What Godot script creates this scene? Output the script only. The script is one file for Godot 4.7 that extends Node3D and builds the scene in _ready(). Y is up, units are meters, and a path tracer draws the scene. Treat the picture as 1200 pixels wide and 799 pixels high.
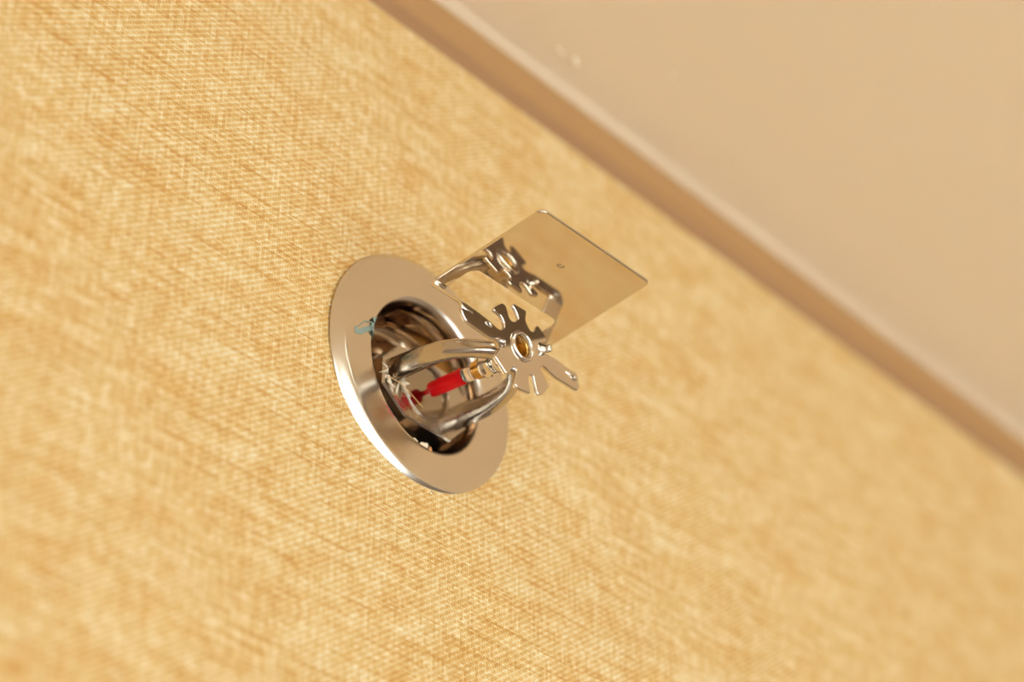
extends Node3D
# A recessed sidewall fire sprinkler on a woven wallpaper, just under the ceiling of a hotel room.
# World: the wallpaper lies in the plane z = 0, x runs along the wall, y is up. Sizes of small things are in millimetres, scaled by MM.

const MM := 0.001
const CEIL_Y := 0.131
const HOLE := 23.0

var nickel: StandardMaterial3D
var cast_nickel: StandardMaterial3D
var plate_nickel: StandardMaterial3D
var mirror_nickel: StandardMaterial3D

# ---------------------------------------------------------------- helpers
class Build:
	var st := SurfaceTool.new()
	func _init() -> void:
		st.begin(Mesh.PRIMITIVE_TRIANGLES)
		st.set_smooth_group(0)
	func group(g: int) -> void:
		st.set_smooth_group(g)
	func vert(p: Vector3, uv: Vector2) -> void:
		st.set_uv(uv)
		st.add_vertex(p * 0.001)
	func tri(a: Vector3, b: Vector3, c: Vector3) -> void:      # counter-clockwise as seen from outside
		vert(a, Vector2(a.x, a.y)); vert(c, Vector2(c.x, c.y)); vert(b, Vector2(b.x, b.y))
	func quad(a: Vector3, b: Vector3, c: Vector3, d: Vector3) -> void:
		tri(a, b, c); tri(a, c, d)
	func box(lo: Vector3, hi: Vector3) -> void:
		group(-1)
		var p: Array[Vector3] = []
		for i in 8:
			p.append(Vector3(hi.x if i & 1 else lo.x, hi.y if i & 2 else lo.y, hi.z if i & 4 else lo.z))
		quad(p[4], p[5], p[7], p[6]); quad(p[1], p[0], p[2], p[3]); quad(p[5], p[1], p[3], p[7])
		quad(p[0], p[4], p[6], p[2]); quad(p[6], p[7], p[3], p[2]); quad(p[0], p[1], p[5], p[4])
	# profile of (radius, z), walked so that the outside lies to its right when z points up and r to the right
	func lathe(profile: PackedVector2Array, at := Vector3.ZERO, n := 96) -> void:
		for i in n:
			var a0 := TAU * i / n
			var a1 := TAU * (i + 1) / n
			var d0 := Vector3(cos(a0), sin(a0), 0)
			var d1 := Vector3(cos(a1), sin(a1), 0)
			for k in profile.size() - 1:
				var p := profile[k]
				var q := profile[k + 1]
				var a := at + d0 * p.x + Vector3(0, 0, p.y)
				var b := at + d1 * p.x + Vector3(0, 0, p.y)
				var c := at + d1 * q.x + Vector3(0, 0, q.y)
				var d := at + d0 * q.x + Vector3(0, 0, q.y)
				if p.x > 0.0001: tri(a, b, c)
				if q.x > 0.0001: tri(a, c, d)
	# a ring of points swept along several frames
	func loft(rings: Array, cap := true) -> void:
		for k in rings.size() - 1:
			var p: PackedVector3Array = rings[k]
			var q: PackedVector3Array = rings[k + 1]
			var n := p.size()
			for i in n:
				var j := (i + 1) % n
				quad(p[i], p[j], q[j], q[i])
		if cap:
			for e in [0, rings.size() - 1]:
				var p: PackedVector3Array = rings[e]
				var m := Vector3.ZERO
				for v in p: m += v
				m /= p.size()
				for i in p.size():
					var j := (i + 1) % p.size()
					if e == 0: tri(m, p[j], p[i])
					else: tri(m, p[i], p[j])
	func done() -> ArrayMesh:
		st.generate_normals()
		return st.commit()


func put(called: String, b: Build, m: Material, parent: Node = self) -> MeshInstance3D:
	var o := MeshInstance3D.new()
	o.name = called
	o.mesh = b.done()
	o.material_override = m
	parent.add_child(o, true)
	return o


func thing(called: String, label: String, category: String, at := Transform3D(), grp := "") -> Node3D:
	var o := Node3D.new()
	o.name = called
	o.transform = at
	add_child(o, true)
	return tag(o, label, category, grp)


func tag(o: Node3D, label: String, category: String, grp := "") -> Node3D:
	o.set_meta("label", label)
	o.set_meta("category", category)
	if grp: o.set_meta("group", grp)
	return o


func struct(o: Node3D, label: String, category: String) -> Node3D:
	o.set_meta("kind", "structure")
	return tag(o, label, category)


func mat(c: Color, rough: float, metal := 0.0, spec := 0.5) -> StandardMaterial3D:      # c in linear light
	var m := StandardMaterial3D.new()
	m.albedo_color = c.linear_to_srgb()
	m.roughness = rough
	m.metallic = metal
	m.metallic_specular = spec
	return m


func rounded(pts: PackedVector2Array, rad: float, seg := 4) -> PackedVector2Array:
	var out := PackedVector2Array()
	var n := pts.size()
	for i in n:
		var p := pts[i]
		var a := pts[(i + n - 1) % n] - p
		var b := pts[(i + 1) % n] - p
		var cut := minf(rad, minf(a.length(), b.length()) * 0.42)
		var s := p + a.normalized() * cut
		var e := p + b.normalized() * cut
		for k in seg + 1:
			var t := float(k) / seg
			out.append(s.lerp(p, t).lerp(p.lerp(e, t), t))
	return out


func ccw(pts: PackedVector2Array) -> PackedVector2Array:
	var area := 0.0
	for i in pts.size():
		area += pts[i].cross(pts[(i + 1) % pts.size()])
	if area < 0:
		pts.reverse()
	return pts


func inset(pts: PackedVector2Array, by: float) -> PackedVector2Array:
	var out := PackedVector2Array()
	var n := pts.size()
	for i in n:
		var a := (pts[i] - pts[(i + n - 1) % n]).normalized()
		var b := (pts[(i + 1) % n] - pts[i]).normalized()
		var m := (Vector2(-a.y, a.x) + Vector2(-b.y, b.x))
		m = m / maxf(0.6, m.length_squared()) * 2.0
		out.append(pts[i] + m * by)
	return out


# a sheet of metal: the outline (in mm, plane of the basis x, y) with rounded-over edges, from z = 0 down to -thick
func sheet(b: Build, outline: PackedVector2Array, thick: float, bevel: float, frame := Transform3D(), hole := Vector3()) -> void:
	var o := ccw(outline)
	var n := o.size()
	var i1 := inset(o, bevel * 0.3)
	var i2 := inset(o, bevel)
	var rings := [[i2, 0.0], [i1, -bevel * 0.3], [o, -bevel], [o, -thick + bevel * 0.5], [inset(o, bevel * 0.5), -thick]]
	var at := func(p: Vector2, z: float) -> Vector3: return frame * Vector3(p.x, p.y, z)
	b.group(1)
	for k in rings.size() - 1:
		for i in n:
			var j := (i + 1) % n
			b.quad(at.call(rings[k + 1][0][i], rings[k + 1][1]), at.call(rings[k + 1][0][j], rings[k + 1][1]), at.call(rings[k][0][j], rings[k][1]), at.call(rings[k][0][i], rings[k][1]))
	b.group(2)
	var top: PackedVector2Array = keyhole(rings[0][0], hole)
	var t := Geometry2D.triangulate_polygon(top)
	for i in range(0, t.size(), 3):
		var p := [top[t[i]], top[t[i + 1]], top[t[i + 2]]]
		if (p[1] - p[0]).cross(p[2] - p[0]) < 0: p = [p[0], p[2], p[1]]
		b.tri(at.call(p[0], 0.0), at.call(p[1], 0.0), at.call(p[2], 0.0))
	b.group(3)
	var low: PackedVector2Array = keyhole(rings[4][0], hole)
	t = Geometry2D.triangulate_polygon(low)
	for i in range(0, t.size(), 3):
		var p := [low[t[i]], low[t[i + 1]], low[t[i + 2]]]
		if (p[1] - p[0]).cross(p[2] - p[0]) < 0: p = [p[0], p[2], p[1]]
		b.tri(at.call(p[0], -thick), at.call(p[2], -thick), at.call(p[1], -thick))


# the outline with a round hole (x, y, radius) cut into it along a seam
func keyhole(o: PackedVector2Array, hole: Vector3) -> PackedVector2Array:
	if hole.z <= 0.0: return o
	var c := Vector2(hole.x, hole.y)
	var near := 0
	for i in o.size():
		if o[i].distance_to(c) < o[near].distance_to(c): near = i
	var a0 := (o[near] - c).angle()
	var out := o.slice(0, near + 1)
	for k in 41:
		out.append(c + Vector2.from_angle(a0 - 0.0005 - (TAU - 0.001) * k / 40.0) * hole.z)
	out.append(o[near] + (o[(near + 1) % o.size()] - o[near]) * 0.001)
	out.append_array(o.slice(near + 1))
	return out


# a flat board in the plane z with a round hole at the origin: front face at z, mm
func pierced(b: Build, lo: Vector2, hi: Vector2, z: float, rad: float, uv_size := 0.0, uv_from := Vector2.ZERO) -> void:
	var angles := []
	for i in 96: angles.append(TAU * i / 96.0)
	for c in [lo, hi, Vector2(lo.x, hi.y), Vector2(hi.x, lo.y)]: angles.append(fposmod(c.angle(), TAU))
	angles.sort()
	var edge := func(a: float) -> Vector2:
		var d := Vector2(cos(a), sin(a))
		var tx: float = (hi.x if d.x > 0 else lo.x) / d.x if absf(d.x) > 1e-6 else 1e9
		var ty: float = (hi.y if d.y > 0 else lo.y) / d.y if absf(d.y) > 1e-6 else 1e9
		return d * minf(tx, ty)
	var put_v := func(p: Vector2) -> void:
		b.vert(Vector3(p.x, p.y, z), (p - uv_from) / uv_size if uv_size > 0 else p)
	b.group(0)
	for i in angles.size():
		var a: float = angles[i]
		var c: float = angles[(i + 1) % angles.size()]
		var p := Vector2(cos(a), sin(a)) * rad
		var q := Vector2(cos(c), sin(c)) * rad
		var e: Vector2 = edge.call(a)
		var f: Vector2 = edge.call(c)
		for v in [p, f, e, p, q, f]: put_v.call(v)


# ---------------------------------------------------------------- the woven wallpaper: an uneven 2/1 twill of cream and ochre threads
func weave_maps() -> Array:
	var size := 2048
	var cols := 321
	var rows := 450
	var mm := 256.0
	var n1 := FastNoiseLite.new()
	n1.seed = 11; n1.frequency = 1.0; n1.noise_type = FastNoiseLite.TYPE_SIMPLEX; n1.fractal_type = FastNoiseLite.FRACTAL_NONE
	var n2: FastNoiseLite = n1.duplicate()
	n2.seed = 29
	var grains := 256
	var row_tone := PackedFloat32Array()
	row_tone.resize(rows * grains)
	for j in rows:
		for g in grains:
			var a := TAU * g / grains
			var ca := cos(a); var sa := sin(a)
			var long_slub := n1.get_noise_3d(ca * 1.3, sa * 1.3, j * 0.4)
			var mid_slub := n2.get_noise_3d(ca * 4.2, sa * 4.2, j * 0.75)
			var knot := n1.get_noise_3d(ca * 11.0 + 40.0, sa * 11.0, j * 0.9)
			var patch := n2.get_noise_3d(ca * 1.6 + 9.0, sa * 1.6, j * 0.045)
			row_tone[j * grains + g] = -0.13 * long_slub - 0.34 * maxf(0.0, long_slub - 0.42) + 0.09 * mid_slub + 0.10 * knot + 0.06 * patch
	var col_tone := PackedFloat32Array()
	col_tone.resize(cols * grains)
	for i in cols:
		for g in grains:
			col_tone[i * grains + g] = 0.10 * n1.get_noise_2d(i * 0.42, g * 0.06 + 70.0) + 0.10 * n2.get_noise_2d(i * 0.7, g * 0.16 + 30.0)
	# profiles of one cell
	var col_of := PackedInt32Array()
	var across_x := PackedFloat32Array()
	var along := [PackedFloat32Array(), PackedFloat32Array()]
	for px in size:
		var f := (px + 0.5) * cols / size
		col_of.append(int(f))
		var u := f - int(f)
		across_x.append(1.0 - pow(2.0 * u - 1.0, 2.0))
		along[0].append(0.05 + 0.95 * pow(sin(PI * (0.05 + u) / 2.1), 1.3))
		along[1].append(0.05 + 0.95 * pow(sin(PI * (1.05 + u) / 2.1), 1.3))
	var grain := PackedFloat32Array()
	var rng := RandomNumberGenerator.new()
	rng.seed = 77
	for i in 4096: grain.append(rng.randfn(0.0, 0.065))
	var palette := PackedByteArray()
	for i in 256:
		var s := i / 255.0
		var c := Color8(202, 132, 50).lerp(Color8(231, 186, 120), minf(1.0, s * 2.0))
		if s > 0.5: c = Color8(231, 186, 120).lerp(Color8(251, 233, 202), s * 2.0 - 1.0)
		palette.append(c.r8); palette.append(c.g8); palette.append(c.b8)
	var color := PackedByteArray()
	color.resize(size * size * 3)
	var height := PackedByteArray()
	height.resize(size * size)
	var at := 0
	for py in size:
		var f := (py + 0.5) * rows / size
		var j := int(f)
		var v := f - j
		var across_y := 1.0 - pow(2.0 * v - 1.0, 2.0)
		var along_y := sin(PI * v)
		var gy := py >> 3
		var row_at := j * grains
		for px in size:
			var i := col_of[px]
			var k := (i + 450 - j) % 3
			var s := row_tone[row_at + (px >> 3)] + col_tone[i * grains + gy]
			var h: float
			if k < 2:
				h = (0.2 + 0.8 * across_y) * along[k][px]
				s += 0.24 + 0.60 * h + grain[((i - k) * 1117 + j * 2741) & 4095]  # cream lightens towards thread crowns, their sparkle painted into the colour
			else:
				h = 0.62 * across_x[px] * (0.35 + 0.65 * along_y)
				s += 0.16 + 0.56 * h + grain[(i * 733 + j * 1931) & 4095]
			var p := clampi(int(s * 255.0), 0, 255) * 3
			height[at] = int(h * 255.0)
			color[at * 3] = palette[p]
			color[at * 3 + 1] = palette[p + 1]
			color[at * 3 + 2] = palette[p + 2]
			at += 1
	return [ImageTexture.create_from_image(Image.create_from_data(size, size, false, Image.FORMAT_RGB8, color)),
		ImageTexture.create_from_image(Image.create_from_data(size, size, false, Image.FORMAT_L8, height))]


func noise_map(sd: int, freq: float, px := 512, oct := 4) -> NoiseTexture2D:
	var n := FastNoiseLite.new()
	n.seed = sd
	n.frequency = freq
	n.fractal_octaves = oct
	var t := NoiseTexture2D.new()
	t.width = px
	t.height = px
	t.seamless = true
	t.noise = n
	return t


func _ready() -> void:
	# ---------------- camera
	var cam := Camera3D.new()
	cam.name = "camera"
	cam.near = 0.02
	cam.far = 60.0
	var look := CameraAttributesPhysical.new()
	look.frustum_focal_length = 77.92
	look.frustum_focus_distance = 0.554
	look.exposure_aperture = 5.5
	cam.attributes = look
	cam.fov = 17.511667
	cam.transform = Transform3D(Basis(Vector3(0.67064172, -0.00385731, 0.7417714), Vector3(-0.42366765, 0.81884356, 0.38729956), Vector3(-0.60888867, -0.57400379, 0.54751643)), Vector3(-0.34005973, -0.32347808, 0.33632524))
	add_child(cam)
	# ---------------- sky and exposure: overcast daylight through the room's window
	var sky_m := ProceduralSkyMaterial.new()
	sky_m.sky_top_color = Color(0.88, 0.94, 0.98)
	sky_m.sky_horizon_color = Color(0.925, 0.975, 1.0)
	sky_m.ground_horizon_color = Color(0.88, 0.93, 0.95)
	sky_m.ground_bottom_color = Color(0.86, 0.91, 0.93)
	sky_m.energy_multiplier = 1.0
	var sky := Sky.new()
	sky.sky_material = sky_m
	var env := Environment.new()
	env.background_mode = Environment.BG_SKY
	env.sky = sky
	env.background_energy_multiplier = 10.2
	env.tonemap_mode = Environment.TONE_MAPPER_LINEAR
	env.tonemap_exposure = 0.86
	env.sdfgi_enabled = true
	env.ssao_enabled = true
	env.ssil_enabled = true
	var we := WorldEnvironment.new()
	we.name = "world_environment"
	we.environment = env
	add_child(we)

	materials()
	room()
	escutcheon()
	sprinkler()
	scraps()


func materials() -> void:
	nickel = mat(Color(0.74, 0.66, 0.56), 0.2, 1.0)
	plate_nickel = mat(Color(0.72, 0.63, 0.54), 0.09, 1.0)
	mirror_nickel = mat(Color(0.74, 0.65, 0.54), 0.05, 1.0)
	cast_nickel = mat(Color(0.56, 0.49, 0.41), 0.18, 1.0)
	cast_nickel.heightmap_enabled = true
	cast_nickel.heightmap_texture = noise_map(5, 0.03, 256)
	cast_nickel.heightmap_scale = 0.005
	cast_nickel.uv1_triplanar = true
	cast_nickel.uv1_scale = Vector3.ONE * 60.0


func room() -> void:
	var plaster := mat(Color(0.89, 0.725, 0.51), 0.9, 0.0, 0.3)
	plaster.heightmap_enabled = true
	plaster.heightmap_texture = noise_map(3, 0.012, 512)
	plaster.heightmap_scale = 0.025
	plaster.uv1_triplanar = true
	plaster.uv1_world_triplanar = true
	plaster.uv1_scale = Vector3.ONE * 9.0
	var drip_paint := mat(Color(0.94, 0.80, 0.60), 0.4)
	var cream := mat(Color(0.50, 0.44, 0.39), 0.9, 0.0, 0.3)
	var trim_paint := mat(Color(0.34, 0.175, 0.078), 0.75, 0.0, 0.3)  # trim tan, darkened to carry the cove's shade
	# wall with the recess behind the sprinkler
	var b := Build.new()
	pierced(b, Vector2(-1400, -2300), Vector2(2600, CEIL_Y / MM), -0.5, HOLE)
	b.group(1)
	b.lathe(PackedVector2Array([Vector2(HOLE, -60), Vector2(HOLE, -0.5)].map(func(p): return p)), Vector3.ZERO)
	b.group(2)
	b.lathe(PackedVector2Array([Vector2(HOLE, -60), Vector2(0, -60)]), Vector3.ZERO)
	b.box(Vector3(-1400, -2300, -140), Vector3(2600, CEIL_Y / MM, -62))
	b.box(Vector3(-1400, -2300, -62), Vector3(-HOLE - 6, CEIL_Y / MM, -1.2))
	b.box(Vector3(HOLE + 6, -2300, -62), Vector3(2600, CEIL_Y / MM, -1.2))
	var wall := struct(put("wall_back", b, trim_paint), "wall carrying the sprinkler, covered in woven golden fabric wallpaper", "wall")
	var maps := weave_maps()
	var cloth := mat(Color(0.93, 1.0, 1.0), 0.62, 0.0, 0.5)
	cloth.albedo_texture = maps[0]
	cloth.heightmap_enabled = true
	cloth.heightmap_texture = maps[1]
	cloth.heightmap_scale = 0.045
	b = Build.new()
	pierced(b, Vector2(-1400, -2300), Vector2(2600, 115.8), 0.0, HOLE, 256.0, Vector2(-142, -133))
	b.group(1)
	b.quad(Vector3(-1400, 115.8, 0), Vector3(2600, 115.8, 0), Vector3(2600, 115.8, -0.5), Vector3(-1400, 115.8, -0.5))
	put("wallpaper", b, cloth, wall)
	# ceiling with two drips of paint
	b = Build.new()
	b.box(Vector3(-1600, CEIL_Y / MM, -200), Vector3(2800, CEIL_Y / MM + 120, 2500))
	var ceiling := struct(put("ceiling", b, plaster), "matte beige painted ceiling above the wallpaper", "ceiling")
	for s in [[Vector3(45.3, 131, 15.7), Vector3(2.2, 0.55, 1.2), 0.5], [Vector3(38.6, 131, 15.5), Vector3(2.4, 0.35, 0.7), 0.3], [Vector3(70, 131, 34), Vector3(1.1, 0.4, 0.9), 0.2]]:
		b = Build.new()
		var rings := []
		for k in 7:
			var ring := PackedVector3Array()
			for i in 20:
				var a := TAU * i / 20
				var rr := cos(PI / 2 * k / 6.0) * (1.0 + 0.15 * sin(a * 3 + k))
				ring.append(Vector3(cos(a) * rr * s[1].x, -sin(PI / 2 * k / 6.0) * s[1].y, sin(a) * rr * s[1].z))
			rings.append(ring)
		b.loft(rings, false)
		var drip := put("paint_drip", b, drip_paint, ceiling)
		drip.position = s[0] * MM
		drip.rotation.y = s[2]
	# between wallpaper and ceiling: a tan band darkened to paint the cove's shade, a lighter bead of orange caulk and a thin lip of ceiling paint
	var caulk := mat(Color(0.395, 0.205, 0.076), 0.6, 0.0, 0.3)
	for part in [["trim_1", trim_paint, [Vector2(-0.5, 115.4), Vector2(0.12, 115.9), Vector2(0.2, 117.5), Vector2(0.35, 122.6)], "tan band along the top of fabric wallpaper, cove shade painted into its dark tone"],
			["trim_2", caulk, [Vector2(0.35, 122.4), Vector2(0.9, 123.2), Vector2(1.6, 125.0), Vector2(2.4, 127.8), Vector2(3.6, 130.4)], "orange tan caulk bead under the ceiling edge"],
			["trim_3", plaster, [Vector2(3.5, 130.2), Vector2(4.2, 130.3), Vector2(5.4, 130.55), Vector2(6.8, 130.85), Vector2(8.0, 131.2)], "thin lip of beige ceiling paint above the caulk bead"]]:
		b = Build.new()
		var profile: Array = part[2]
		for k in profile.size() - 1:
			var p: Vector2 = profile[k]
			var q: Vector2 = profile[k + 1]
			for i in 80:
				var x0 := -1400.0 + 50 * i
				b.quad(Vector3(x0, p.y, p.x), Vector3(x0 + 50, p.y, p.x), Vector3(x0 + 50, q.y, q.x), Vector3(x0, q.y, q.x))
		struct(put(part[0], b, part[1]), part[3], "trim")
	# the rest of the room
	b = Build.new(); b.box(Vector3(-1600, -2420, -200), Vector3(2800, -2300, 2500))
	struct(put("floor", b, mat(Color(0.30, 0.21, 0.17), 0.95)), "brown carpeted floor of the room", "floor")
	b = Build.new()
	b.box(Vector3(-1600, -2300, -140), Vector3(-1400, CEIL_Y / MM, 1300)); b.box(Vector3(-1600, -2300, 2100), Vector3(-1400, CEIL_Y / MM, 2500))
	b.box(Vector3(-1600, -2300, 1300), Vector3(-1400, -1450, 2100)); b.box(Vector3(-1600, 60, 1300), Vector3(-1400, CEIL_Y / MM, 2100))
	struct(put("wall_left", b, cream), "cream side wall left of the camera", "wall")
	b = Build.new(); b.box(Vector3(2600, -2300, -140), Vector3(2800, CEIL_Y / MM, 2500))
	struct(put("wall_right", b, cream), "cream side wall at the far end", "wall")
	var w0 := Vector2(-1250, -1450)
	var w1 := Vector2(1350, 60)
	b = Build.new()
	b.box(Vector3(-1400, -2300, 2300), Vector3(w0.x, CEIL_Y / MM, 2500)); b.box(Vector3(w1.x, -2300, 2300), Vector3(2600, CEIL_Y / MM, 2500))
	b.box(Vector3(w0.x, -2300, 2300), Vector3(w1.x, w0.y, 2500)); b.box(Vector3(w0.x, w1.y, 2300), Vector3(w1.x, CEIL_Y / MM, 2500))
	struct(put("wall_front", b, cream), "cream wall with the window behind the camera", "wall")
	b = Build.new()
	for e in [[w0.x, w0.y, w0.x + 50, w1.y], [w1.x - 50, w0.y, w1.x, w1.y], [w0.x + 50, w0.y, w1.x - 50, w0.y + 50], [w0.x + 50, w1.y - 50, w1.x - 50, w1.y], [-275, w0.y + 50, -225, w1.y - 50]]:
		b.box(Vector3(e[0], e[1], 2370), Vector3(e[2], e[3], 2430))
	var win := struct(put("window_1", b, mat(Color(0.8, 0.77, 0.72), 0.4)), "wide white framed window facing the sprinkler wall", "window")
	var glass := StandardMaterial3D.new()
	glass.albedo_color = Color(1, 1, 1, 0.04)
	glass.transparency = BaseMaterial3D.TRANSPARENCY_ALPHA
	glass.roughness = 0.02
	for x in [[w0.x + 50, -275.0], [-225.0, w1.x - 50]]:
		b = Build.new(); b.box(Vector3(x[0], w0.y + 50, 2399), Vector3(x[1], w1.y - 50, 2400))
		put("pane", b, glass, win)


	b = Build.new()  # side window added out of view for grazing light from the left
	for e in [[1300, -1450, 1350, 60], [2050, -1450, 2100, 60], [1350, -1450, 2050, -1400], [1350, 10, 2050, 60]]:
		b.box(Vector3(-1530, e[1], e[0]), Vector3(-1470, e[3], e[2]))
	win = struct(put("window_2", b, mat(Color(0.8, 0.77, 0.72), 0.4)), "added white framed side window left of the camera, unseen, for light from the left", "window")
	for z in [[1350, 2050]]:
		b = Build.new(); b.box(Vector3(-1501, -1400, z[0]), Vector3(-1500, 10, z[1]))
		put("pane", b, glass, win)


func escutcheon() -> void:
	var frame := Transform3D(Basis(Vector3.UP, deg_to_rad(2.1675)) * Basis(Vector3.RIGHT, deg_to_rad(1.6244)), Vector3.ZERO)
	var t := thing("escutcheon", "round polished nickel escutcheon ring, recessed into the golden fabric wall", "escutcheon", frame)
	var b := Build.new()
	# flat face with a rolled outer rim and a rounded inner lip
	var p := PackedVector2Array()
	p.append_array([Vector2(34.2, -1.1), Vector2(34.8, -1.0), Vector2(35.0, -0.7)])
	for q in [[34.75, 48], [34.4, 44], [34.0, 41], [33.5, 38], [33.0, 35], [32.5, 31], [32.1, 24], [31.7, 15], [31.3, 7], [30.9, 2]]:
		var last := p[p.size() - 1]
		p.append(Vector2(q[0], last.y + (last.x - q[0]) * tan(deg_to_rad(q[1]))))
	var lift := 1.6 - p[p.size() - 1].y
	for k in p.size(): p[k].y += lift
	for r in [29.0, 27.0, 25.0, 23.8]:
		p.append(Vector2(r, 1.6))
	for k in 10:
		var a := PI / 2 * k / 9.0
		p.append(Vector2(22.9 - 1.9 * sin(a), 1.6 - 1.9 * (1.0 - cos(a))))
	b.lathe(p, Vector3.ZERO, 160)
	put("flange", b, nickel, t)
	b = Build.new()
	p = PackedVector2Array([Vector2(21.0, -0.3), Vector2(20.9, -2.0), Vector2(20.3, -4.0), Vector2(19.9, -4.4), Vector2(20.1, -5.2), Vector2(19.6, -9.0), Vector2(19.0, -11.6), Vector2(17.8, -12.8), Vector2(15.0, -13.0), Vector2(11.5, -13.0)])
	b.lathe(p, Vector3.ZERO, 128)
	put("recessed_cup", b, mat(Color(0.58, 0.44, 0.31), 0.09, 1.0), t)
	b = Build.new()
	p = PackedVector2Array()
	for k in 7:
		var a := PI / 2 * k / 6.0
		p.append(Vector2(0.75 * cos(a), 0.45 * sin(a)))
	b.lathe(p, Vector3.ZERO, 24)
	var pip := put("locating_pip", b, nickel, t)
	pip.position = Vector3(3.5, -33.6, 0.7) * MM
	pip.rotation_degrees.x = 20


func arm_shape(side: float) -> Build:
	var path := [[-3.0, 13.2], [0.0, 13.3], [4.0, 13.3], [8.0, 13.2], [12.0, 13.0], [16.0, 12.4], [19.5, 11.3], [22.0, 9.8], [24.0, 8.2], [25.8, 6.3], [27.2, 4.4], [28.4, 2.4]]
	var size := [[5.0, 7.2], [4.6, 6.8], [4.4, 6.5], [4.3, 6.3], [4.2, 6.0], [4.0, 5.6], [3.8, 5.2], [3.7, 5.0], [3.9, 4.7], [4.3, 4.5], [4.9, 4.5], [5.4, 4.5]]
	var rings := []
	for k in path.size():
		var z: float = path[k][0]
		var r: float = path[k][1]
		var i := clampi(k, 1, path.size() - 2)
		var tan2 := Vector2(path[i + 1][1] - path[i - 1][1], path[i + 1][0] - path[i - 1][0]).normalized()
		var off: float = lerpf(0.5, -0.9, clampf((z - 8.0) / 14.0, 0.0, 1.0)) if side > 0 else 0.5
		var c := Vector3(side * r + off, -side * r * 0.06 + 0.2, z)
		var wide := Vector3(side * tan2.y, 0, -tan2.x)                 # across the arm, pointing away from the axis
		var ring := PackedVector3Array()
		for n in 28:
			var a := TAU * n / 28.0 * side
			var ca := cos(a); var sa := sin(a)
			var q := pow(pow(absf(ca), 2.6) + pow(absf(sa), 2.6), -1.0 / 2.6)
			ring.append(c + wide * (ca * q * size[k][0] * 0.5) + Vector3.UP * (sa * q * size[k][1] * 0.5))
		rings.append(ring)
	var b := Build.new()
	b.loft(rings)
	return b


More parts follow.
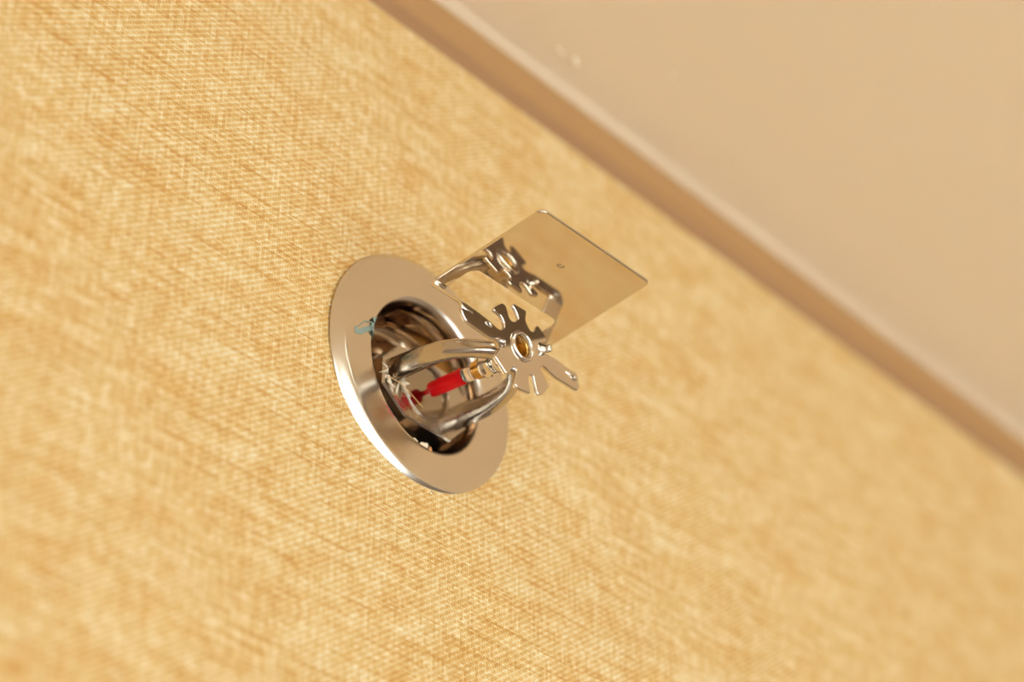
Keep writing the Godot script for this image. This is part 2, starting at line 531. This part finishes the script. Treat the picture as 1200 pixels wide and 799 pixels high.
func sprinkler() -> void:
	var n := Vector3(0.03, -0.05, 1).normalized()
	var x := Vector3(1, 0.03, 0)
	x = (x - n * x.dot(n)).normalized()
	var t := thing("sprinkler_head", "nickel sidewall fire sprinkler with red glass bulb, notched deflector and rectangular shield plate", "fire sprinkler", Transform3D(Basis(x, n.cross(x), n), Vector3(0.5, -4.8, 0) * MM))
	# --- wrench boss: an eight-sided block with a round seat
	var octagon := PackedVector2Array([Vector2(16, -4), Vector2(16, 4), Vector2(10.2, 10), Vector2(-10.2, 10), Vector2(-16, 4), Vector2(-16, -4), Vector2(-7.5, -10), Vector2(10.2, -10)])
	var b := Build.new()
	var seat := 8.5
	var hub := Vector2(0.2, 0.9)
	var ring_o := PackedVector2Array()
	var angles := []
	for i in 72: angles.append(-PI + TAU * i / 72.0)
	for c in octagon: angles.append((c - hub).angle())
	angles.sort()
	for a in angles:
		var dir := Vector2(cos(a), sin(a))
		for k in 8:
			var hit = Geometry2D.segment_intersects_segment(hub, hub + dir * 60.0, octagon[k], octagon[(k + 1) % 8])
			if hit != null:
				ring_o.append(hit)
				break
	var m := ring_o.size()
	for i in m:
		var j := (i + 1) % m
		var p := ring_o[i]; var q := ring_o[j]
		var pi_ := hub + (p - hub).normalized() * seat
		var qi := hub + (q - hub).normalized() * seat
		var ps := hub + (p - hub) * 0.965
		var qs := hub + (q - hub) * 0.965
		b.group(-1)
		b.quad(Vector3(p.x, p.y, -12), Vector3(q.x, q.y, -12), Vector3(q.x, q.y, -0.5), Vector3(p.x, p.y, -0.5))
		b.quad(Vector3(p.x, p.y, -0.5), Vector3(q.x, q.y, -0.5), Vector3(qs.x, qs.y, 0), Vector3(ps.x, ps.y, 0))
		b.group(2)
		b.quad(Vector3(ps.x, ps.y, 0), Vector3(qs.x, qs.y, 0), Vector3(qi.x, qi.y, 0), Vector3(pi_.x, pi_.y, 0))
	put("wrench_boss", b, cast_nickel, t)
	b = Build.new()
	b.lathe(PackedVector2Array([Vector2(8.6, -0.2), Vector2(8.55, 0.25), Vector2(8.3, 0.42), Vector2(8.0, 0.25), Vector2(7.9, -0.7)]), Vector3(hub.x, hub.y, 0))
	b.group(1)
	b.lathe(PackedVector2Array([Vector2(7.9, -0.7), Vector2(7.0, -0.55), Vector2(0, -0.5)]), Vector3(hub.x, hub.y, 0))
	put("orifice_cap", b, mat(Color(0.40, 0.33, 0.26), 0.14, 1.0), t)
	b = Build.new()
	b.lathe(PackedVector2Array([Vector2(12.0, -50), Vector2(12.0, -12), Vector2(0, -12)]), Vector3(0, 1.5, 0), 48)
	put("pipe_fitting", b, mat(Color(0.62, 0.40, 0.16), 0.35, 1.0), t)
	# --- frame arms and the boss they meet in
	put("frame_arm", arm_shape(-1.0), cast_nickel, t)
	put("frame_arm", arm_shape(1.0), cast_nickel, t)
	b = Build.new()
	b.lathe(PackedVector2Array([Vector2(0, 26.0), Vector2(2.6, 26.0), Vector2(3.3, 26.5), Vector2(3.6, 28.0), Vector2(3.6, 31.8)]), Vector3(0, 0.7, 0), 48)
	put("frame_boss", b, cast_nickel, t)
	# --- the bulb
	var clear := StandardMaterial3D.new()
	clear.albedo_color = Color(1, 0.95, 0.9, 0.02)
	clear.transparency = BaseMaterial3D.TRANSPARENCY_ALPHA
	clear.refraction_enabled = true
	clear.refraction_scale = 0.05
	clear.roughness = 0.02
	var red := mat(Color(0.90, 0.004, 0.010), 0.05, 0.0, 0.4)
	red.transparency = BaseMaterial3D.TRANSPARENCY_ALPHA
	red.albedo_color.a = 0.85
	red.refraction_enabled = true
	red.refraction_scale = 0.045
	b = Build.new()
	b.lathe(PackedVector2Array([Vector2(0, -0.4), Vector2(0.7, -0.4), Vector2(0.75, 0.5), Vector2(1.0, 1.0), Vector2(1.9, 1.9), Vector2(2.15, 2.7), Vector2(2.15, 13.4), Vector2(2.0, 13.5), Vector2(0, 13.2)]), Vector3(0, 0.35, 0), 40)
	var bulb := put("glass_bulb", b, red, t)
	b = Build.new()
	b.lathe(PackedVector2Array([Vector2(0, 13.6), Vector2(2.0, 13.6), Vector2(2.15, 13.7), Vector2(2.15, 16.4), Vector2(2.0, 17.2), Vector2(1.5, 17.6), Vector2(0, 17.6)]), Vector3(0, 0.35, 0), 40)
	put("bulb_air_space", b, clear, bulb)
	b = Build.new()
	var p2 := PackedVector2Array([Vector2(1.3, 16.9)])
	for k in 4:
		for s in [[2.35, 0.15], [2.5, 0.4], [2.35, 0.65], [2.2, 0.8]]:
			p2.append(Vector2(s[0], 17.1 + k * 0.7 + s[1] * 0.8))
	p2.append(Vector2(2.0, 20.4))
	b.lathe(p2, Vector3(0, 0.35, 0), 40)
	put("brass_collar", b, mat(Color(0.72, 0.40, 0.09), 0.2, 1.0), t)
	b = Build.new()
	b.lathe(PackedVector2Array([Vector2(1.2, 19.8), Vector2(2.7, 19.8), Vector2(3.1, 20.1), Vector2(3.1, 20.9), Vector2(2.7, 21.3), Vector2(2.65, 23.6), Vector2(3.0, 24.1), Vector2(3.0, 25.6), Vector2(2.4, 26.4)]), Vector3(0, 0.4, 0), 40)
	put("load_cap", b, mirror_nickel, t)
	# --- deflector: notched plate, two side legs, shield plate, screw
	var flat := [-21.7, 4.1, -15.7, 3.6, -12.0, 3.2, -9.6, 2.5, -7.6, 2.7, -6.6, 4.9, -8.1, 6.7, -11.3, 7.0, -10.2, 8.7, -7.6, 10.9, -6.3, 10.7, -4.9, 7.7, -3.8, 7.3, -2.4, 7.9,
		-1.4, 9.4, -2.5, 10.9, -3.9, 11.9, -3.3, 12.9, 1.8, 13.1, 1.3, 9.9, 3.3, 7.9, 4.7, 8.2, 6.0, 11.1, 9.4, 9.2, 9.9, 8.0, 6.6, 5.8, 6.6, 3.7, 8.8, 3.8, 13.3, 4.4, 17.8, 3.9, 21.2, 3.5, 23.2, 0.7, 22.3, -1.3,
		13.3, -1.4, 8.3, -0.2, 7.2, -1.3, 8.4, -2.5, 11.1, -4.9, 8.4, -8.7, 6.3, -9.7, 5.7, -7.8, 4.6, -5.0, 3.2, -5.1, 2.7, -6.7, 3.8, -10.6, -0.7, -11.3, -2.6, -10.8, -1.9, -6.4, -3.0, -5.3, -5.5, -9.3,
		-10.4, -6.0, -8.4, -2.6, -6.6, -1.4, -6.4, 0.0, -8.2, 0.2, -11.0, -1.6, -16.8, -1.4, -21.5, -1.1, -23.3, 1.6]
	var outline := PackedVector2Array()
	for i in range(0, flat.size(), 2): outline.append(Vector2(flat[i], flat[i + 1]))
	b = Build.new()
	sheet(b, rounded(outline, 0.9), 0.9, 0.28, Transform3D(Basis(), Vector3(0, 0, 32.6)), Vector3(0.1, 1.7, 3.2))
	put("deflector_plate", b, plate_nickel, t)
	for s in [[-22.2, -18.1, -23.0, -18.6], [15.0, 20.9, 17.2, 22.6]]:
		b = Build.new()
		leg(b, s)
		put("side_leg", b, nickel, t)
	var shield_frame := Transform3D(Basis(Vector3.RIGHT, Vector3(0, 7.0, 35.8).normalized(), Vector3(0, -35.8, 7.0).normalized()), Vector3(0, 14.0, 21.2))
	# seen from below, so the plate's lower face is the front of the sheet; x is kept, the outline runs outwards from the fold
	var plate := PackedVector2Array([Vector2(-22.2, 1.6), Vector2(-18.1, 1.6), Vector2(-18.1, 9.4), Vector2(-16.4, 11.2), Vector2(13.4, 11.2), Vector2(15.0, 9.8), Vector2(15.0, 1.6), Vector2(20.9, 1.6), Vector2(21.4, 37.0), Vector2(-21.4, 36.6)])
	var soft := PackedVector2Array()
	var all_round := rounded(plate, 2.0, 6)
	for i in plate.size():
		if i in [0, 1, 6, 7]: soft.append(plate[i])
		else:
			for k in 7: soft.append(all_round[i * 7 + k])
	b = Build.new()
	sheet(b, soft, 0.9, 0.25, shield_frame)
	var shield := put("shield_plate", b, mirror_nickel, t)
	# a small stamped ring mark, slightly proud of the underside
	b = Build.new()
	for k in 22:
		if k in [4, 5, 15]: continue
		var a0 := TAU * k / 22.0
		var a1 := TAU * (k + 1) / 22.0
		var d0 := Vector2(cos(a0) * 1.15, sin(a0) * 0.6).rotated(0.2)
		var d1 := Vector2(cos(a1) * 1.15, sin(a1) * 0.6).rotated(0.2)
		var z := 0.1
		b.quad(shield_frame * Vector3(d0.x * 0.72 - 1.9, d0.y * 0.6 + 26.0, z), shield_frame * Vector3(d0.x - 1.9, d0.y + 26.0, 0.01), shield_frame * Vector3(d1.x - 1.9, d1.y + 26.0, 0.01), shield_frame * Vector3(d1.x * 0.72 - 1.9, d1.y * 0.6 + 26.0, z))
	put("stamp_mark", b, mat(Color(0.30, 0.22, 0.14), 0.4, 0.7), shield)
	b = Build.new()
	b.lathe(PackedVector2Array([Vector2(4.3, 32.5), Vector2(4.25, 32.95), Vector2(3.9, 33.3), Vector2(3.4, 33.35), Vector2(3.0, 33.05), Vector2(2.85, 32.3), Vector2(2.85, 31.0)]), Vector3(0.1, 1.7, 0), 56)
	put("swaged_rim", b, nickel, t)
	for q in [[Vector3(-7.6, -0.7, 31.0), Vector3(1.7, 1.25, 2.3)], [Vector3(-2.6, -6.0, 30.8), Vector3(1.0, 1.2, 2.1)]]:
		b = Build.new()
		var dome := PackedVector2Array()
		for k in 9: dome.append(Vector2(cos(PI / 2 * k / 8.0), sin(PI / 2 * k / 8.0)))
		b.lathe(dome, Vector3.ZERO, 28)
		var lug := put("peened_lug", b, cast_nickel, t)
		lug.position = q[0] * MM
		lug.scale = q[1]
		lug.rotation_degrees.z = -20
	for q in [Vector3(-12.8, 2.0, 32.5), Vector3(20.4, 1.9, 32.5)]:
		b = Build.new()
		b.lathe(PackedVector2Array([Vector2(1.25, 0.0), Vector2(1.1, 0.22), Vector2(0.85, 0.32), Vector2(0.6, 0.2), Vector2(0.4, 0.1), Vector2(0, 0.06)]), Vector3.ZERO, 24)
		var dent := put("stamped_dimple", b, cast_nickel, t)
		dent.position = q * MM
		dent.scale = Vector3(1.2, 0.7, 1.0)
	# the one tooth that is bent forward
	b = Build.new()
	var curl := PackedVector2Array([Vector2(5.8, 32.15), Vector2(7.0, 32.2), Vector2(7.9, 32.35), Vector2(8.6, 32.75), Vector2(9.0, 33.4), Vector2(9.15, 34.4)])
	var bent := []
	for k in curl.size():
		var tg := (curl[mini(k + 1, curl.size() - 1)] - curl[maxi(k - 1, 0)]).normalized()
		var nm := Vector2(-tg.y, tg.x) * 0.42
		var hi := 6.2 - 0.1 * k
		var ring := PackedVector3Array()
		for c in [[3.9, 1.0], [hi, 1.0], [hi + 0.15, 0.0], [hi, -1.0], [3.9, -1.0], [3.75, 0.0]]:
			ring.append(Vector3(curl[k].x + nm.x * c[1], c[0], curl[k].y + nm.y * c[1]))
		bent.append(ring)
	b.loft(bent)
	put("bent_tooth", b, nickel, t)
	b = Build.new()
	p2 = PackedVector2Array()
	for k in 4:
		p2.append(Vector2(2.84, 32.2 - k * 0.8)); p2.append(Vector2(2.5, 31.9 - k * 0.8)); p2.append(Vector2(2.5, 31.7 - k * 0.8))
	p2.append(Vector2(2.5, 29.0)); p2.append(Vector2(0, 29.4))
	b.lathe(p2, Vector3(0.1, 1.7, 0), 40)
	put("brass_screw", b, mat(Color(0.70, 0.42, 0.12), 0.25, 1.0), t)


# a strip of the sheet that runs from the shield round the fold and down into the notched plate
func leg(b: Build, s: Array) -> void:
	var wv := Vector2(7.0, 35.8).normalized()                # (y, z) along the shield
	var fold := Vector2(14.0, 21.2)
	var foot := Vector2(3.6, 32.2)
	var path := PackedVector2Array()
	path.append(fold + wv * 1.7)
	var dn := (foot - fold).normalized()
	for k in 9:
		var f := k / 8.0
		path.append((fold + wv * 1.6).lerp(fold, f).lerp(fold.lerp(fold + dn * 1.6, f), f))
	for k in range(1, 9):
		path.append((fold + dn * 1.6).lerp(foot - dn * 1.2, k / 9.0))
	for k in 7:
		var f := k / 6.0
		path.append((foot - dn * 1.2).lerp(foot, f).lerp(foot.lerp(foot + Vector2(-1.6, 0), f), f))
	var rings := []
	for k in path.size():
		var i0 := maxi(k - 1, 0)
		var i1 := mini(k + 1, path.size() - 1)
		var tg := (path[i1] - path[i0]).normalized()
		var nm := Vector2(tg.y, -tg.x)                          # to the side of the fold's outside
		var f := clampf(float(k) / (path.size() - 1), 0, 1)
		var x0: float = lerpf(s[0], s[2], f)
		var x1: float = lerpf(s[1], s[3], f)
		var p := path[k]
		var ring := PackedVector3Array()
		var hw := 0.45
		var e := 0.2
		for c in [[x0, -hw + e], [x0, hw - e], [x0 + e * 0.4, hw - e * 0.3], [x0 + e, hw], [x1 - e, hw], [x1 - e * 0.4, hw - e * 0.3], [x1, hw - e], [x1, -hw + e], [x1 - e, -hw], [x0 + e, -hw]]:
			var q: Vector2 = p + nm * (c[1])
			ring.append(Vector3(c[0], q.x, q.y))
		rings.append(ring)
	b.loft(rings)


func flake(sd: int, rad: float, lift: float) -> Build:
	var r := RandomNumberGenerator.new()
	r.seed = sd
	var b := Build.new()
	var rings := []
	var amp := []
	for i in 9: amp.append(r.randf_range(0.6, 1.25))
	for k in 5:
		var ring := PackedVector3Array()
		var h := sin(PI * (k + 0.3) / 5.0)
		for i in 9:
			var a := TAU * i / 9
			var q: float = rad * h * amp[i] * r.randf_range(0.85, 1.1)
			ring.append(Vector3(cos(a) * q, sin(a) * q * 0.75, lift * (k - 2) * 0.5))
		rings.append(ring)
	b.group(-1)
	b.loft(rings)
	return b


func scraps() -> void:
	var flange := Transform3D(Basis(Vector3.UP, deg_to_rad(2.1675)) * Basis(Vector3.RIGHT, deg_to_rad(1.6244)), Vector3.ZERO)
	var teal := mat(Color(0.23, 0.285, 0.235), 0.5, 0.0, 0.5)
	# crumpled scrap on the lip and its flat tail on the flange
	var t := thing("tape_scrap", "torn scrap of grey teal film stuck to the left lip of the escutcheon", "scrap", flange)
	var rng := RandomNumberGenerator.new()
	rng.seed = 4
	var b := Build.new()
	b.group(-1)
	var grid := []
	for j in 8:
		var row := PackedVector3Array()
		for i in 5:
			var f := j / 7.0
			var g := i / 4.0
			var edge := 0.9 + 0.5 * sin(f * 9.0)
			row.append(Vector3(lerpf(-20.9, -20.2, f) - g * (1.5 + edge * sin(PI * f)) + rng.randf_range(-0.2, 0.2), lerpf(0.6, 6.2, f) + rng.randf_range(-0.25, 0.25) + g * 0.8, 1.75 - (1.0 - g) * (1.0 - g) * 1.9 + rng.randf_range(0.1, 0.6)))
		grid.append(row)
	for j in 7:
		for i in 4:
			b.quad(grid[j][i], grid[j + 1][i], grid[j + 1][i + 1], grid[j][i + 1])
	put("crumpled_edge", b, teal, t)
	b = Build.new()
	b.group(-1)
	var tail := rounded(PackedVector2Array([Vector2(-22.4, 2.0), Vector2(-22.6, 3.6), Vector2(-25.6, 1.4), Vector2(-27.2, -0.1), Vector2(-28.4, 0.5), Vector2(-28.2, -1.6), Vector2(-26.0, -1.0), Vector2(-23.6, 1.2)]), 0.3, 2)
	sheet(b, tail, 0.08, 0.03, Transform3D(Basis(), Vector3(0, 0, 1.7)))
	for s in [[Vector3(-27.8, 0.2, 1.68), Vector3(-25.0, 3.6, 1.72)], [Vector3(-25.0, 3.6, 1.72), Vector3(-22.2, 4.6, 1.75)]]:
		var d: Vector3 = (s[1] - s[0]).normalized().cross(Vector3.BACK) * 0.16
		b.quad(s[0] - d, s[0] + d, s[1] + d, s[1] - d)
	put("flat_tail", b, teal, t)
	# crumbs of plaster in the bottom of the cup
	var chalk := mat(Color(0.82, 0.66, 0.44), 0.8)
	var rust := mat(Color(0.55, 0.24, 0.07), 0.7)
	var spots := [[Vector3(1.0, -20.4, -0.6), 1.5, chalk, "pale plaster crumb at the bottom lip of the cup, largest of the crumbs"], [Vector3(3.0, -19.2, -1.6), 1.3, chalk, "pale plaster crumb right of the largest crumb under the boss corner"],
		[Vector3(-1.0, -19.6, -1.4), 1.1, chalk, "pale plaster crumb left of the largest crumb at the cup's bottom"], [Vector3(4.9, -19.6, -2.4), 0.9, chalk, "small pale crumb rightmost in the bottom of the cup"],
		[Vector3(1.9, -21.6, 1.2), 0.9, rust, "rust brown speck on the bottom lip of the escutcheon hole"]]
	for k in spots.size():
		var s: Array = spots[k]
		var o := put("plaster_crumb" if k < 4 else "rust_speck", flake(20 + k, s[1], s[1] * 0.5), s[2])
		o.transform = Transform3D(flange.basis, flange * (s[0] * MM))
		o.rotation.z = k * 1.3
		tag(o, s[3], "crumb", "crumbs at the bottom of the sprinkler cup")
	# a tuft of pale thread sealant on the boss corner, and one hair
	t = thing("sealant_tuft", "frayed cream tuft of sealant tape caught on the left corner of the sprinkler body", "tuft", Transform3D(Basis(), Vector3(0.5, -4.8, 0) * MM))
	var pale := mat(Color(0.80, 0.66, 0.47), 0.6)
	for k in 16:
		var o := put("fray", flake(50 + k, rng.randf_range(0.7, 1.9), 0.45), pale, t)
		o.position = Vector3(rng.randf_range(-15.0, -8.8), rng.randf_range(-4.8, 0.4), rng.randf_range(0.2, 1.3)) * MM
		o.scale = Vector3(1.9, 0.5, 0.6)
		o.rotation = Vector3(rng.randf_range(-0.7, 0.7), rng.randf_range(-0.7, 0.7), rng.randf_range(0, 6))
	b = Build.new()
	var rings := []
	for k in 12:
		var f := k / 11.0
		var c := Vector3(lerpf(-16.0, -2.0, f), lerpf(-8.3, -10.4, f) + 0.5 * sin(f * 5.0), lerpf(2.0, 1.4, f) + 0.6 * sin(f * PI))
		var ring := PackedVector3Array()
		for i in 6: ring.append(c + Vector3(0, cos(TAU * i / 6), sin(TAU * i / 6)) * 0.11)
		rings.append(ring)
	b.loft(rings)
	tag(put("straw_fibre", b, mat(Color(0.75, 0.45, 0.16), 0.5)), "thin tan fibre lying across the sprinkler body below the bulb", "fibre")
